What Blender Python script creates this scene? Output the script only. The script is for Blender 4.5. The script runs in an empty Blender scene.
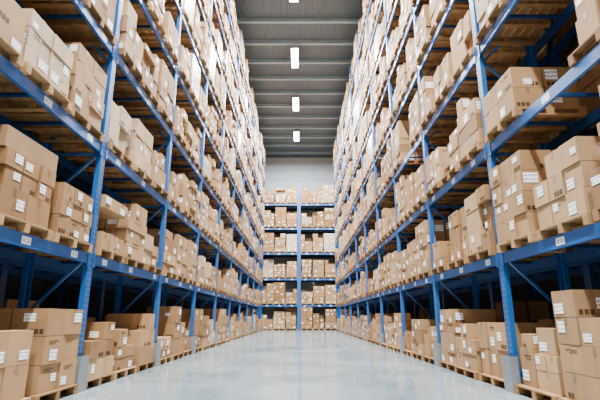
import bpy, math, random
from mathutils import Vector
random.seed(23)
R=random.random
def U(a,b): return a+(b-a)*R()

# ------------------------------------------------------------ materials
def newmat(name):
    m=bpy.data.materials.new(name); m.use_nodes=True
    nt=m.node_tree; b=nt.nodes['Principled BSDF']
    return m,nt,b
def N(nt,t,**kw):
    n=nt.nodes.new(t)
    for k,v in kw.items():
        if k in n.inputs.keys(): n.inputs[k].default_value=v
        else: setattr(n,k,v)
    return n
def L(nt,a,b): nt.links.new(a,b)
def ramp(nt,fac,stops):
    r=nt.nodes.new('ShaderNodeValToRGB'); e=r.color_ramp.elements
    e[0].position=stops[0][0]; e[0].color=stops[0][1]
    e[1].position=stops[1][0]; e[1].color=stops[1][1]
    for p,c in stops[2:]:
        x=e.new(p); x.color=c
    L(nt,fac,r.inputs[0]); return r
def mixc(nt,a,b,fac,mode='MIX'):
    m=nt.nodes.new('ShaderNodeMix'); m.data_type='RGBA'; m.blend_type=mode
    for i,v in ((6,a),(7,b)):
        if isinstance(v,tuple): m.inputs[i].default_value=v
        else: L(nt,v,m.inputs[i])
    if isinstance(fac,(int,float)): m.inputs[0].default_value=fac
    else: L(nt,fac,m.inputs[0])
    return m.outputs[2]
def mapping(nt,src,scale):
    tc=nt.nodes.new('ShaderNodeTexCoord'); mp=nt.nodes.new('ShaderNodeMapping')
    mp.inputs['Scale'].default_value=scale
    L(nt,tc.outputs[src],mp.inputs[0]); return mp.outputs[0]

def mat_attr(name,rough,spec=0.3,grain=(3,3,3),amt=0.18,wrap=False):
    m,nt,b=newmat(name)
    at=N(nt,'ShaderNodeAttribute',attribute_name='Col')
    mp=mapping(nt,'Object',grain)
    no=N(nt,'ShaderNodeTexNoise',Scale=1.0,Detail=6.0,Roughness=0.6)
    L(nt,mp,no.inputs['Vector'])
    r=ramp(nt,no.outputs[0],[(0.3,(1-amt,1-amt,1-amt,1)),(0.7,(1,1,1,1))])
    c=mixc(nt,at.outputs['Color'],r.outputs[0],1.0,'MULTIPLY')
    if wrap:
        mp2=mapping(nt,'Object',(2.5,2.5,9))
        n2=N(nt,'ShaderNodeTexNoise',Scale=1.6,Detail=5.0,Distortion=1.2)
        L(nt,mp2,n2.inputs['Vector'])
        r2=ramp(nt,n2.outputs[0],[(0.42,(0,0,0,1)),(0.62,(0.8,0.8,0.8,1))])
        c=mixc(nt,c,(0.56,0.55,0.52,1),r2.outputs[0])
        bp=N(nt,'ShaderNodeBump',Strength=0.35,Distance=0.02); L(nt,n2.outputs[0],bp.inputs['Height']); L(nt,bp.outputs[0],b.inputs['Normal'])
    L(nt,c,b.inputs['Base Color'])
    b.inputs['Roughness'].default_value=rough
    b.inputs['Specular IOR Level'].default_value=spec
    return m
M_card=mat_attr('cardboard',0.75,0.2,amt=0.22)
M_wrap=mat_attr('stretch_wrapped_cardboard',0.3,0.5,wrap=True)
M_wood=mat_attr('pallet_wood',0.8,0.2,grain=(6,6,14),amt=0.4)
M_tape=mat_attr('packing_tape',0.35,0.5,amt=0.05)
M_ink=mat_attr('printed_ink',0.7,0.1,amt=0.02)

m,nt,b=newmat('shipping_label'); M_label=m
mp=mapping(nt,'UV',(1,1,1))
sp=N(nt,'ShaderNodeSeparateXYZ'); L(nt,mp,sp.inputs[0])
mpn=mapping(nt,'UV',(18,7,1)); no=N(nt,'ShaderNodeTexNoise',Scale=1.0,Detail=0.0); L(nt,mpn,no.inputs['Vector'])
ma=N(nt,'ShaderNodeMath',operation='GREATER_THAN'); L(nt,no.outputs[0],ma.inputs[0]); ma.inputs[1].default_value=0.53
mr=N(nt,'ShaderNodeMath',operation='MULTIPLY'); L(nt,sp.outputs[1],mr.inputs[0]); mr.inputs[1].default_value=2.4
fr=N(nt,'ShaderNodeMath',operation='FRACT'); L(nt,mr.outputs[0],fr.inputs[0])
gt=N(nt,'ShaderNodeMath',operation='GREATER_THAN'); L(nt,fr.outputs[0],gt.inputs[0]); gt.inputs[1].default_value=0.5
mu=N(nt,'ShaderNodeMath',operation='MULTIPLY'); L(nt,ma.outputs[0],mu.inputs[0]); L(nt,gt.outputs[0],mu.inputs[1])
c=mixc(nt,(0.92,0.92,0.92,1),(0.02,0.02,0.02,1),mu.outputs[0])
L(nt,c,b.inputs['Base Color']); b.inputs['Roughness'].default_value=0.5

def simple(name,col,rough,metal=0.0,var=0.12,scale=(1.5,1.5,1.5),spec=0.5):
    m,nt,b=newmat(name)
    mp=mapping(nt,'Object',scale); no=N(nt,'ShaderNodeTexNoise',Scale=1.5,Detail=5.0); L(nt,mp,no.inputs['Vector'])
    d=tuple(x*(1-var) for x in col)+(1,)
    r=ramp(nt,no.outputs[0],[(0.35,d),(0.65,col+(1,))]); L(nt,r.outputs[0],b.inputs['Base Color'])
    b.inputs['Roughness'].default_value=rough; b.inputs['Metallic'].default_value=metal
    b.inputs['Specular IOR Level'].default_value=spec
    return m
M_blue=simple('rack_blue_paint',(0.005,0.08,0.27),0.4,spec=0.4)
M_blue_shaded=simple('rack_blue_paint_shaded',(0.003,0.035,0.12),0.45,spec=0.3)  # same rack blue with depth shade put into the colour, for rear parts
M_hole=simple('perforation_dark',(0.004,0.008,0.02),0.8)
M_steel=simple('galvanised_steel',(0.20,0.22,0.235),0.45,0.3)
M_sticker=simple('white_plate',(0.85,0.85,0.84),0.5,var=0.03)
M_black=simple('black_ink',(0.02,0.02,0.02),0.6)
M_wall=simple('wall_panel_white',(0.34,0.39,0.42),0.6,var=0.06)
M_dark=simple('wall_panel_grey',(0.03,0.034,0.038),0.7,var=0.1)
M_ceilbeam=simple('ceiling_beam_paint',(0.19,0.25,0.28),0.5,var=0.08)

m,nt,b=newmat('ceiling_deck'); M_ceil=m
mp=mapping(nt,'Object',(1,1,1)); w=N(nt,'ShaderNodeTexWave',Scale=2.2,bands_direction='X'); L(nt,mp,w.inputs['Vector'])
r=ramp(nt,w.outputs[0],[(0.3,(0.042,0.062,0.073,1)),(0.6,(0.065,0.09,0.104,1))]); L(nt,r.outputs[0],b.inputs['Base Color'])
b.inputs['Roughness'].default_value=0.6
bp=N(nt,'ShaderNodeBump',Strength=0.5,Distance=0.05); L(nt,w.outputs[0],bp.inputs['Height']); L(nt,bp.outputs[0],b.inputs['Normal'])

m,nt,b=newmat('polished_concrete'); M_floor=m
mp=mapping(nt,'Object',(0.35,0.35,0.35)); no=N(nt,'ShaderNodeTexNoise',Scale=1.3,Detail=8.0,Roughness=0.65); L(nt,mp,no.inputs['Vector'])
r=ramp(nt,no.outputs[0],[(0.35,(0.165,0.215,0.235,1)),(0.65,(0.255,0.31,0.33,1))])
mp2=mapping(nt,'Object',(1,1,1))
br=N(nt,'ShaderNodeTexBrick',Scale=1.0); br.offset=0.0
br.inputs['Brick Width'].default_value=3.0; br.inputs['Row Height'].default_value=1.5
br.inputs['Mortar Size'].default_value=0.014; br.inputs['Mortar Smooth'].default_value=0.3
br.inputs['Color1'].default_value=(1,1,1,1); br.inputs['Color2'].default_value=(0.86,0.88,0.90,1); br.inputs['Mortar'].default_value=(0.42,0.45,0.47,1)
L(nt,mp2,br.inputs['Vector'])
c=mixc(nt,r.outputs[0],br.outputs[0],1.0,'MULTIPLY'); L(nt,c,b.inputs['Base Color'])
r2=ramp(nt,no.outputs[0],[(0.3,(0.13,0.13,0.13,1)),(0.7,(0.26,0.26,0.26,1))]); L(nt,r2.outputs[0],b.inputs['Roughness'])
b.inputs['Specular IOR Level'].default_value=0.7
b.inputs['Coat Weight'].default_value=0.4; b.inputs['Coat Roughness'].default_value=0.08

m,nt,b=newmat('led_diffuser'); M_led=m
b.inputs['Emission Color'].default_value=(0.95,0.98,1,1); b.inputs['Emission Strength'].default_value=45
b.inputs['Base Color'].default_value=(0.9,0.9,0.9,1)

# ------------------------------------------------------------ mesh builder
class MB:
    def __init__(s,T,flip,mats):
        s.T=T; s.flip=flip; s.mats=mats; s.v=[]; s.f=[]; s.mi=[]; s.col=[]; s.uv=[]
    def face(s,pts,mat,col,uv=((0,0),(1,0),(1,1),(0,1))):
        n=len(s.v); s.v+= [s.T(*p) for p in pts]
        idx=[n,n+1,n+2,n+3]; uv=list(uv)
        if s.flip: idx=idx[::-1]; uv=uv[::-1]
        s.f.append(idx); s.mi.append(mat); s.col.append(col); s.uv+=uv
    def hexa(s,P,mat,col):
        n=len(s.v); s.v+=[s.T(*p) for p in P]
        for q in ((0,3,2,1),(4,5,6,7),(0,1,5,4),(1,2,6,5),(2,3,7,6),(3,0,4,7)):
            idx=[n+i for i in q]
            if s.flip: idx=idx[::-1]
            s.f.append(idx); s.mi.append(mat); s.col.append(col); s.uv+=[(0,0),(1,0),(1,1),(0,1)]
    def cub(s,u0,u1,w0,w1,z0,z1,mat=0,col=(1,1,1)):
        s.hexa([(u0,w0,z0),(u1,w0,z0),(u1,w1,z0),(u0,w1,z0),(u0,w0,z1),(u1,w0,z1),(u1,w1,z1),(u0,w1,z1)],mat,col)
    def bar_wz(s,u,w0,z0,w1,z1,t,mat=0,col=(1,1,1)):
        d=Vector((w1-w0,z1-z0)).normalized(); nx,nz=-d.y*t/2,d.x*t/2
        a=(w0+nx,z0+nz);b_=(w1+nx,z1+nz);c=(w1-nx,z1-nz);e=(w0-nx,z0-nz)
        h=t/2
        s.hexa([(u-h,)+e,(u+h,)+e,(u+h,)+c,(u-h,)+c,(u-h,)+a,(u+h,)+a,(u+h,)+b_,(u-h,)+b_],mat,col)
    def build(s,name,parent=None):
        me=bpy.data.meshes.new(name); me.from_pydata(s.v,[],s.f)
        for m in s.mats: me.materials.append(m)
        me.polygons.foreach_set('material_index',s.mi)
        a=me.attributes.new('Col','FLOAT_COLOR','FACE')
        flat=[]
        for c in s.col: flat+= [c[0],c[1],c[2],1.0]
        a.data.foreach_set('color',flat)
        uvl=me.uv_layers.new(name='UVMap'); fl=[]
        for p in s.uv: fl+= [p[0],p[1]]
        uvl.data.foreach_set('uv',fl)
        me.update(); me.validate()
        o=bpy.data.objects.new(name,me); bpy.context.scene.collection.objects.link(o)
        if parent: o.parent=parent
        return o
def empty(name,loc=(0,0,0)):
    e=bpy.data.objects.new(name,None); bpy.context.scene.collection.objects.link(e); e.location=loc; return e

# ------------------------------------------------------------ cargo
BASE=[(0.345,0.19,0.082),(0.39,0.22,0.10),(0.27,0.137,0.053),(0.43,0.26,0.13),(0.34,0.195,0.092),(0.37,0.21,0.097),(0.30,0.158,0.066)]
LIGHT=[(0.46,0.33,0.21),(0.45,0.29,0.165)]
def jit(c,a=0.13):
    k=1+U(-a,a); return tuple(x*k for x in c)
def carton(mb,u0,u1,w0,w1,z0,z1,col,wrap=False,detail=True):
    ang=math.radians(random.choice([0,0,U(-1.5,1.5),U(-3.5,3.5)])) if not wrap else 0
    cu,cw=(u0+u1)/2,(w0+w1)/2; ca,sa=math.cos(ang),math.sin(ang)
    def r(u,w,z): 
        du,dw=u-cu,w-cw; return (cu+du*ca-dw*sa,cw+du*sa+dw*ca,z)
    g=0.009; u0+=g;u1-=g;w0+=g+(U(0,0.035) if not wrap else 0);w1-=g
    mb.hexa([r(u0,w0,z0),r(u1,w0,z0),r(u1,w1,z0),r(u0,w1,z0),r(u0,w0,z1),r(u1,w0,z1),r(u1,w1,z1),r(u0,w1,z1)],1 if wrap else 0,col)
    if not detail: return
    e=0.003; tcol=tuple(x*0.68 for x in col); H=z1-z0
    tw=0.028; dl=min(0.09,H*0.3)
    def fq(a0,a1,b0,b1,m_,c_,e=e):
        mb.face([r(a0,w0-e,b0),r(a1,w0-e,b0),r(a1,w0-e,b1),r(a0,w0-e,b1)],m_,c_)
    def e0(a0,a1,b0,b1,m_,c_,e=e):
        mb.face([r(u0-e,a1,b0),r(u0-e,a0,b0),r(u0-e,a0,b1),r(u0-e,a1,b1)],m_,c_)
    def e1(a0,a1,b0,b1,m_,c_,e=e):
        mb.face([r(u1+e,a0,b0),r(u1+e,a1,b0),r(u1+e,a1,b1),r(u1+e,a0,b1)],m_,c_)
    if R()<0.5:
        mb.face([r(cu-tw,w0,z1+e),r(cu+tw,w0,z1+e),r(cu+tw,w1,z1+e),r(cu-tw,w1,z1+e)],2,tcol)
        fq(cu-tw,cu+tw,z1-dl,z1,2,tcol)
        if R()<0.5: fq(cu-0.002,cu+0.002,z0,z1,4,tuple(x*0.4 for x in col))
    else:
        mb.face([r(u0,cw-tw,z1+e),r(u1,cw-tw,z1+e),r(u1,cw+tw,z1+e),r(u0,cw+tw,z1+e)],2,tcol)
        e0(cw-tw,cw+tw,z1-dl,z1,2,tcol); e1(cw-tw,cw+tw,z1-dl,z1,2,tcol)
    def place(fn,a0,a1,pr):
        W=a1-a0
        if R()<pr:
            lw=min(U(0.12,0.24),W*0.45); lh=min(lw*U(0.55,0.9),H*0.5)
            p=a0+(W-lw)*random.choice([0.1,0.5,0.85,0.88]); q=z0+(H-lh)*random.choice([0.2,0.5,0.75])
            fn(p,p+lw,q,q+lh,3,(1,1,1),e=0.005)
        if R()<0.3:
            ink=tuple(x*0.2 for x in col); s_=min(0.055,H*0.18)
            p=a0+W*random.choice([0.08,0.6])
            for k in range(3):
                if p+(k+1)*s_*1.3<a1-0.01: fn(p+k*s_*1.3,p+k*s_*1.3+s_,z0+H*0.08,z0+H*0.08+s_*1.2,4,ink)
        if R()<0.15:
            ink=tuple(x*0.3 for x in col)
            fn(a0+W*0.2,a0+W*0.7,z0+H*0.80,z0+H*0.84,4,ink); fn(a0+W*0.2,a0+W*0.55,z0+H*0.72,z0+H*0.75,4,ink)
    place(fq,u0,u1,0.6); place(e0,w0,w1,0.45); place(e1,w0,w1,0.3)

def pallet(mb,u0,w0,z,wid=1.18,dep=1.12):
    c=jit(random.choice([(0.31,0.165,0.065),(0.40,0.23,0.10),(0.25,0.13,0.05)]),0.12)
    def cc(): return jit(c,0.15)
    h1,h2=0.022,0.09
    for k in range(3):
        uu=u0+k*(wid-0.1)/2; mb.cub(uu,uu+0.1,w0,w0+dep,z,z+h1,0,cc())
        for j in range(3):
            ww=w0+0.0+j*(dep-0.12)/2; mb.cub(uu,uu+0.1,ww,ww+0.12,z+h1,z+h1+h2-0.012,0,cc())
        mb.cub(uu,uu+0.1,w0,w0+dep,z+h1+h2-0.012,z+h1+h2+0.006,0,cc())
    nb=7; bw=0.115; st=(dep-bw)/(nb-1)
    for k in range(nb):
        mb.cub(u0,u0+wid,w0+k*st,w0+k*st+bw,z+h1+h2+0.006,z+h1+h2+0.028,0,cc())
    return z+h1+h2+0.028

def load(mb,mp,u0,w0,z,hmax,detail=True,wrapp=0.1,full=0.5,lt=0.1):
    wid,dep=1.18,1.12
    zt=pallet(mp,u0,w0,z,wid,dep)+0.001
    hm=hmax*U(0.55,0.88) if R()>full else hmax*U(0.86,1.0)
    col=random.choice(LIGHT) if R()<lt else random.choice(BASE)
    a=u0+U(-0.01,0.08); b=u0+wid-U(-0.01,0.08); c=w0+U(-0.02,0.06); d=w0+dep-0.05
    t=R(); wrap=R()<wrapp
    def bx(*p,cc=None): carton(mb,*p,jit(cc or col),wrap,detail)
    if t<0.40 or wrap:
        nu=random.choice([2,2,2,3]); nw=2; bh=U(0.24,0.48); nl=max(1,round(hm/bh-0.15)); bh=min(bh,hmax/nl)
        ragged=R()<0.6 and not wrap
        for i in range(nu):
            for j in range(nw):
                n=nl-(random.choice([0,0,1,1,2]) if ragged else 0); n=max(1,n)
                for k in range(n):
                    bx(a+(b-a)*i/nu,a+(b-a)*(i+1)/nu,c+(d-c)*j/nw,c+(d-c)*(j+1)/nw,zt+k*bh,zt+(k+1)*bh-0.007)
    elif t<0.70:
        zz=zt; top=zt+hm; k=0
        while True:
            bh=U(0.2,0.45)
            if zz+bh>top and k>0: break
            nu=random.choice([1,2,2,3]); nw=random.choice([1,2])
            cc=random.choice([col,random.choice(BASE)])
            last= zz+bh*1.9>top
            ins=U(0,0.08)
            for i in range(nu):
                if last and R()<0.4: continue
                for j in range(nw):
                    bx(a+ins+(b-a-2*ins)*i/nu,a+ins+(b-a-2*ins)*(i+1)/nu,c+(d-c)*j/nw,c+(d-c)*(j+1)/nw,zz,zz+bh-0.007,cc=cc)
            zz+=bh; k+=1
    else:
        s=U(0.33,0.67); cuts=[(a,a+(b-a)*s),(a+(b-a)*s+0.01,b)]
        for (p,q) in cuts:
            cc=random.choice([col,random.choice(BASE)])
            H=hm*U(0.55,1.0); zz=zt
            fr_=c+U(0,0.08)
            while zz<zt+H-0.12:
                bh=min(U(0.22,0.6),zt+H-zz)
                mid=fr_+(d-fr_)*U(0.4,0.6)
                if bh<0.15: break
                ins=random.choice([0,0,0.03,0.06])
                if R()<0.35 and q-p>0.5:
                    h_=(p+q)/2; bx(p,h_,fr_,mid,zz,zz+bh-0.007,cc=cc); bx(h_,q,fr_,mid,zz,zz+bh-0.007,cc=cc)
                else: bx(p+ins,q-ins,fr_+ins,mid,zz,zz+bh-0.007,cc=cc)
                bx(p,q,mid,d,zz,zz+bh-0.007,cc=cc)
                zz+=bh

# ------------------------------------------------------------ racks
BH=0.17; PD=0.10; RD=1.10
def rack(T,flip,u_start,nb,pitch,levels,top,depths,loadh,fill,ground=True,holes_to=1e9,guards=True,PW=0.17,full=None):
    root=empty('pallet_rack')
    up=MB(T,flip,[M_blue,M_hole,M_steel,M_blue_shaded]); bm=MB(T,flip,[M_blue,M_blue_shaded,M_sticker,M_label,M_black,M_steel])
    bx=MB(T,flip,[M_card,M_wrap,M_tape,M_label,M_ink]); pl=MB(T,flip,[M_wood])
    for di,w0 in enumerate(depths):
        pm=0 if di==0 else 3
        for i in range(nb+1):
            u=u_start+i*pitch
            for wp in (w0,w0+RD-PD):
                f=wp if wp==w0 else wp+PD-0.012
                up.cub(u-PW/2,u+PW/2,f,f+0.012,0,top,pm)
                up.cub(u-PW/2,u-PW/2+0.012,wp+0.012,wp+PD-0.012,0,top,pm)
                up.cub(u+PW/2-0.012,u+PW/2,wp+0.012,wp+PD-0.012,0,top,pm)
                up.cub(u-PW/2-0.04,u+PW/2+0.04,wp-0.02,wp+PD+0.03,0,0.012,2)
            if di==0 and u<holes_to:
                z=0.2
                while z<min(top,9):
                    for s_ in (-1,1):
                        cx=u+s_*0.045
                        up.face([(cx-0.013,w0-0.0015,z),(cx+0.013,w0-0.0015,z),(cx+0.013,w0-0.0015,z+0.045),(cx-0.013,w0-0.0015,z+0.045)],1,(0,0,0))
                    z+=0.09
            z=0.25; s_=0
            while z+1.0<top:
                wa,wb=w0+PD,w0+RD-PD
                if s_: wa,wb=wb,wa
                up.bar_wz(u,wa,z,wb,z+0.95,0.04,pm)
                z+=0.95; s_=1-s_
            z=0.25
            while z<top:
                up.bar_wz(u,w0+PD,z,w0+RD-PD,z,0.04,pm); z+=3.8
            if di==0 and guards:
                gh=0.55
                up.cub(u-0.15,u+0.15,w0-0.09,w0-0.08,0,gh,2)
                up.cub(u-0.15,u-0.14,w0-0.08,w0+0.04,0,gh,2)
                up.cub(u+0.14,u+0.15,w0-0.08,w0+0.04,0,gh,2)
        for i in range(nb):
            ua=u_start+i*pitch+PW/2; ub=u_start+(i+1)*pitch-PW/2
            for li,z in enumerate(levels):
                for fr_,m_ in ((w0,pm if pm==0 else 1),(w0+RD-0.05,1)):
                    bm.cub(ua,ub,fr_,fr_+0.05,z-BH,z,m_)
                    if fr_==w0 and di==0:
                        for e_ in ((ua-0.012,ua+0.055),(ub-0.055,ub+0.012)):
                            bm.cub(e_[0],e_[1],w0-0.012,w0-0.001,z-BH-0.05,z+0.03,0)
                for k in (1,2,3):
                    uu=ua+(ub-ua)*k/4; bm.cub(uu-0.03,uu+0.03,w0+0.05,w0+RD-0.05,z-0.05,z-0.004,1)
                if di==0:
                    for k in (0.14,0.5,0.86):
                        if R()<0.85:
                            uu=ua+(ub-ua)*k+U(-.15,.15); e=0.003
                            bm.cub(uu-0.10,uu+0.10,w0-e,w0,z-BH+0.035,z-0.035,2)
                            for q in range(5):
                                c_=uu-0.07+q*0.028; 
                                if q==2: bm.face([(c_,w0-e*1.6,z-BH+0.06),(c_+0.006,w0-e*1.6,z-BH+0.06),(c_+0.006,w0-e*1.6,z-BH+0.068),(c_,w0-e*1.6,z-BH+0.068)],4,(0,0,0))
                                elif R()<0.5: bm.face([(c_,w0-e*1.6,z-BH+0.06),(c_+0.009,w0-e*1.6,z-BH+0.06),(c_+0.009,w0-e*1.6,z-0.06),(c_,w0-e*1.6,z-0.06)],4,(0,0,0))
                                else:
                                    bm.face([(c_,w0-e*1.6,z-BH+0.06),(c_+0.02,w0-e*1.6,z-BH+0.06),(c_+0.02,w0-e*1.6,z-BH+0.068),(c_,w0-e*1.6,z-BH+0.068)],4,(0,0,0))
                                    bm.face([(c_+0.012,w0-e*1.6,z-BH+0.06),(c_+0.02,w0-e*1.6,z-BH+0.06),(c_+0.02,w0-e*1.6,z-0.06),(c_+0.012,w0-e*1.6,z-0.06)],4,(0,0,0))
                                    bm.face([(c_,w0-e*1.6,z-0.068),(c_+0.02,w0-e*1.6,z-0.068),(c_+0.02,w0-e*1.6,z-0.06),(c_,w0-e*1.6,z-0.06)],4,(0,0,0))
            zs=([0.0] if ground else [])+list(levels)
            n=3; slot=(ub-ua)/n
            for li,z in enumerate(zs):
                hm=loadh(li)
                for k in range(n):
                    if R()>fill[di]: continue
                    u0=ua+k*slot+(slot-1.18)/2+U(-.02,.02)
                    wo=w0-0.06+U(-.04,.02) if di==0 else w0-0.01
                    load(bx,pl,u0,wo,z+0.002,hm,detail=(di==0),wrapp=(0.03 if li<3 else 0.12) if di==0 else 0.1, full=full or (0.35 if li<2 else 0.7),lt=0.05 if li<2 else 0.2)
    up.build('uprights',root); bm.build('beams',root)
    bo=bx.build('cardboard_boxes'); po=pl.build('wooden_pallets')
    return root,bo,po
LV=[2.22+2.0*k for k in range(8)]
XL,XR=-3.6,3.45
def lh(li): return (1.42,1.38,1.48,1.58,1.6,1.6,1.6,1.6,1.85)[li]
rack(lambda u,w,z:(XL-w,u,z),False,-0.25,11,4.0,LV,18.0,[0.0,1.45],lh,[0.98,0.85],holes_to=20)
rack(lambda u,w,z:(XR+w,u,z),True,-0.25,11,4.0,LV,18.0,[0.0,1.45],lh,[0.98,0.85],holes_to=20)
FL=[2.4+2.58*k for k in range(5)]
rack(lambda u,w,z:(u,45.6+w,z),False,-7.9,4,3.9,FL,14.8,[0.0,1.3],lambda li:2.05,[1.0,0.9],guards=False,holes_to=-99,PW=0.34,full=0.8)

# ------------------------------------------------------------ room shell
CH=18.95; Y0,Y1=-9.0,48.6; X0,X1=-8.2,8.2
def shell(name,a,b,mat):
    mb=MB(lambda x,y,z:(x,y,z),False,[mat]); mb.cub(a[0],b[0],a[1],b[1],a[2],b[2]); return mb.build(name)
shell('floor',(X0-.2,Y0,-0.2),(X1+.2,Y1+.2,0),M_floor)
shell('ceiling',(X0-.2,Y0,CH),(X1+.2,Y1+.2,CH+.2),M_ceil)
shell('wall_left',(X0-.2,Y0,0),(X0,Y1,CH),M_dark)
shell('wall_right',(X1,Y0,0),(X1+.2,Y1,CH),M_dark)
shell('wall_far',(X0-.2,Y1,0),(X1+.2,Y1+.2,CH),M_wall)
mb=MB(lambda x,y,z:(x,y,z),False,[M_ceilbeam])
y=Y0+1
while y<Y1:
    mb.cub(X0,X1,y-0.11,y+0.11,CH-0.24,CH-0.225); mb.cub(X0,X1,y-0.015,y+0.015,CH-0.225,CH-0.015); mb.cub(X0,X1,y-0.09,y+0.09,CH-0.015,CH)
    y+=2.28
mb.build('ceiling_beams')
mb=MB(lambda x,y,z:(x,y,z),False,[M_ceilbeam])
for z in (16.2,17.4): mb.cub(X0,X1,Y1-0.03,Y1,z,z+0.06)
mb.build('trim_1')

# lamps
for k in range(8):
    ly=40.9-6.85*k; lx=-0.35
    root=empty('high_bay_lamp',(lx,ly,18.3))
    mb=MB(lambda x,y,z:(x,y,z),False,[M_steel,M_led])
    mb.cub(-0.26,0.26,-1.2,1.2,0.0,0.07,0); mb.cub(-0.23,0.23,-1.16,1.16,-0.02,0.0,1)
    for s_ in (-0.6,0.6):
        mb.cub(-0.015,0.015,s_-0.015,s_+0.015,0.07,CH-18.3-0.02,0)
        mb.cub(-0.06,0.06,s_-0.06,s_+0.06,CH-18.3-0.02,CH-18.3,0)
    mb.build('housing',root)
    li=bpy.data.lights.new('lamp_light','AREA'); li.shape='RECTANGLE'; li.size=0.5; li.size_y=2.3; li.energy=5800; li.color=(0.94,0.975,1.0)
    lo=bpy.data.objects.new('lamp_light',li); bpy.context.scene.collection.objects.link(lo); lo.parent=root; lo.location=(0,0,-0.05)

w=bpy.data.worlds.new('World'); bpy.context.scene.world=w; w.use_nodes=True
bg=w.node_tree.nodes['Background']; bg.inputs[0].default_value=(0.90,0.95,1,1); bg.inputs[1].default_value=1.5

cd=bpy.data.cameras.new('camera'); cam=bpy.data.objects.new('camera',cd); bpy.context.scene.collection.objects.link(cam)
cd.sensor_width=36; cd.lens=449/600*36; cd.clip_start=0.05; cd.clip_end=300
cam.location=(0,0,1.15); cam.rotation_euler=(math.radians(90+14.72),0,0)
bpy.context.scene.camera=cam
print('done')
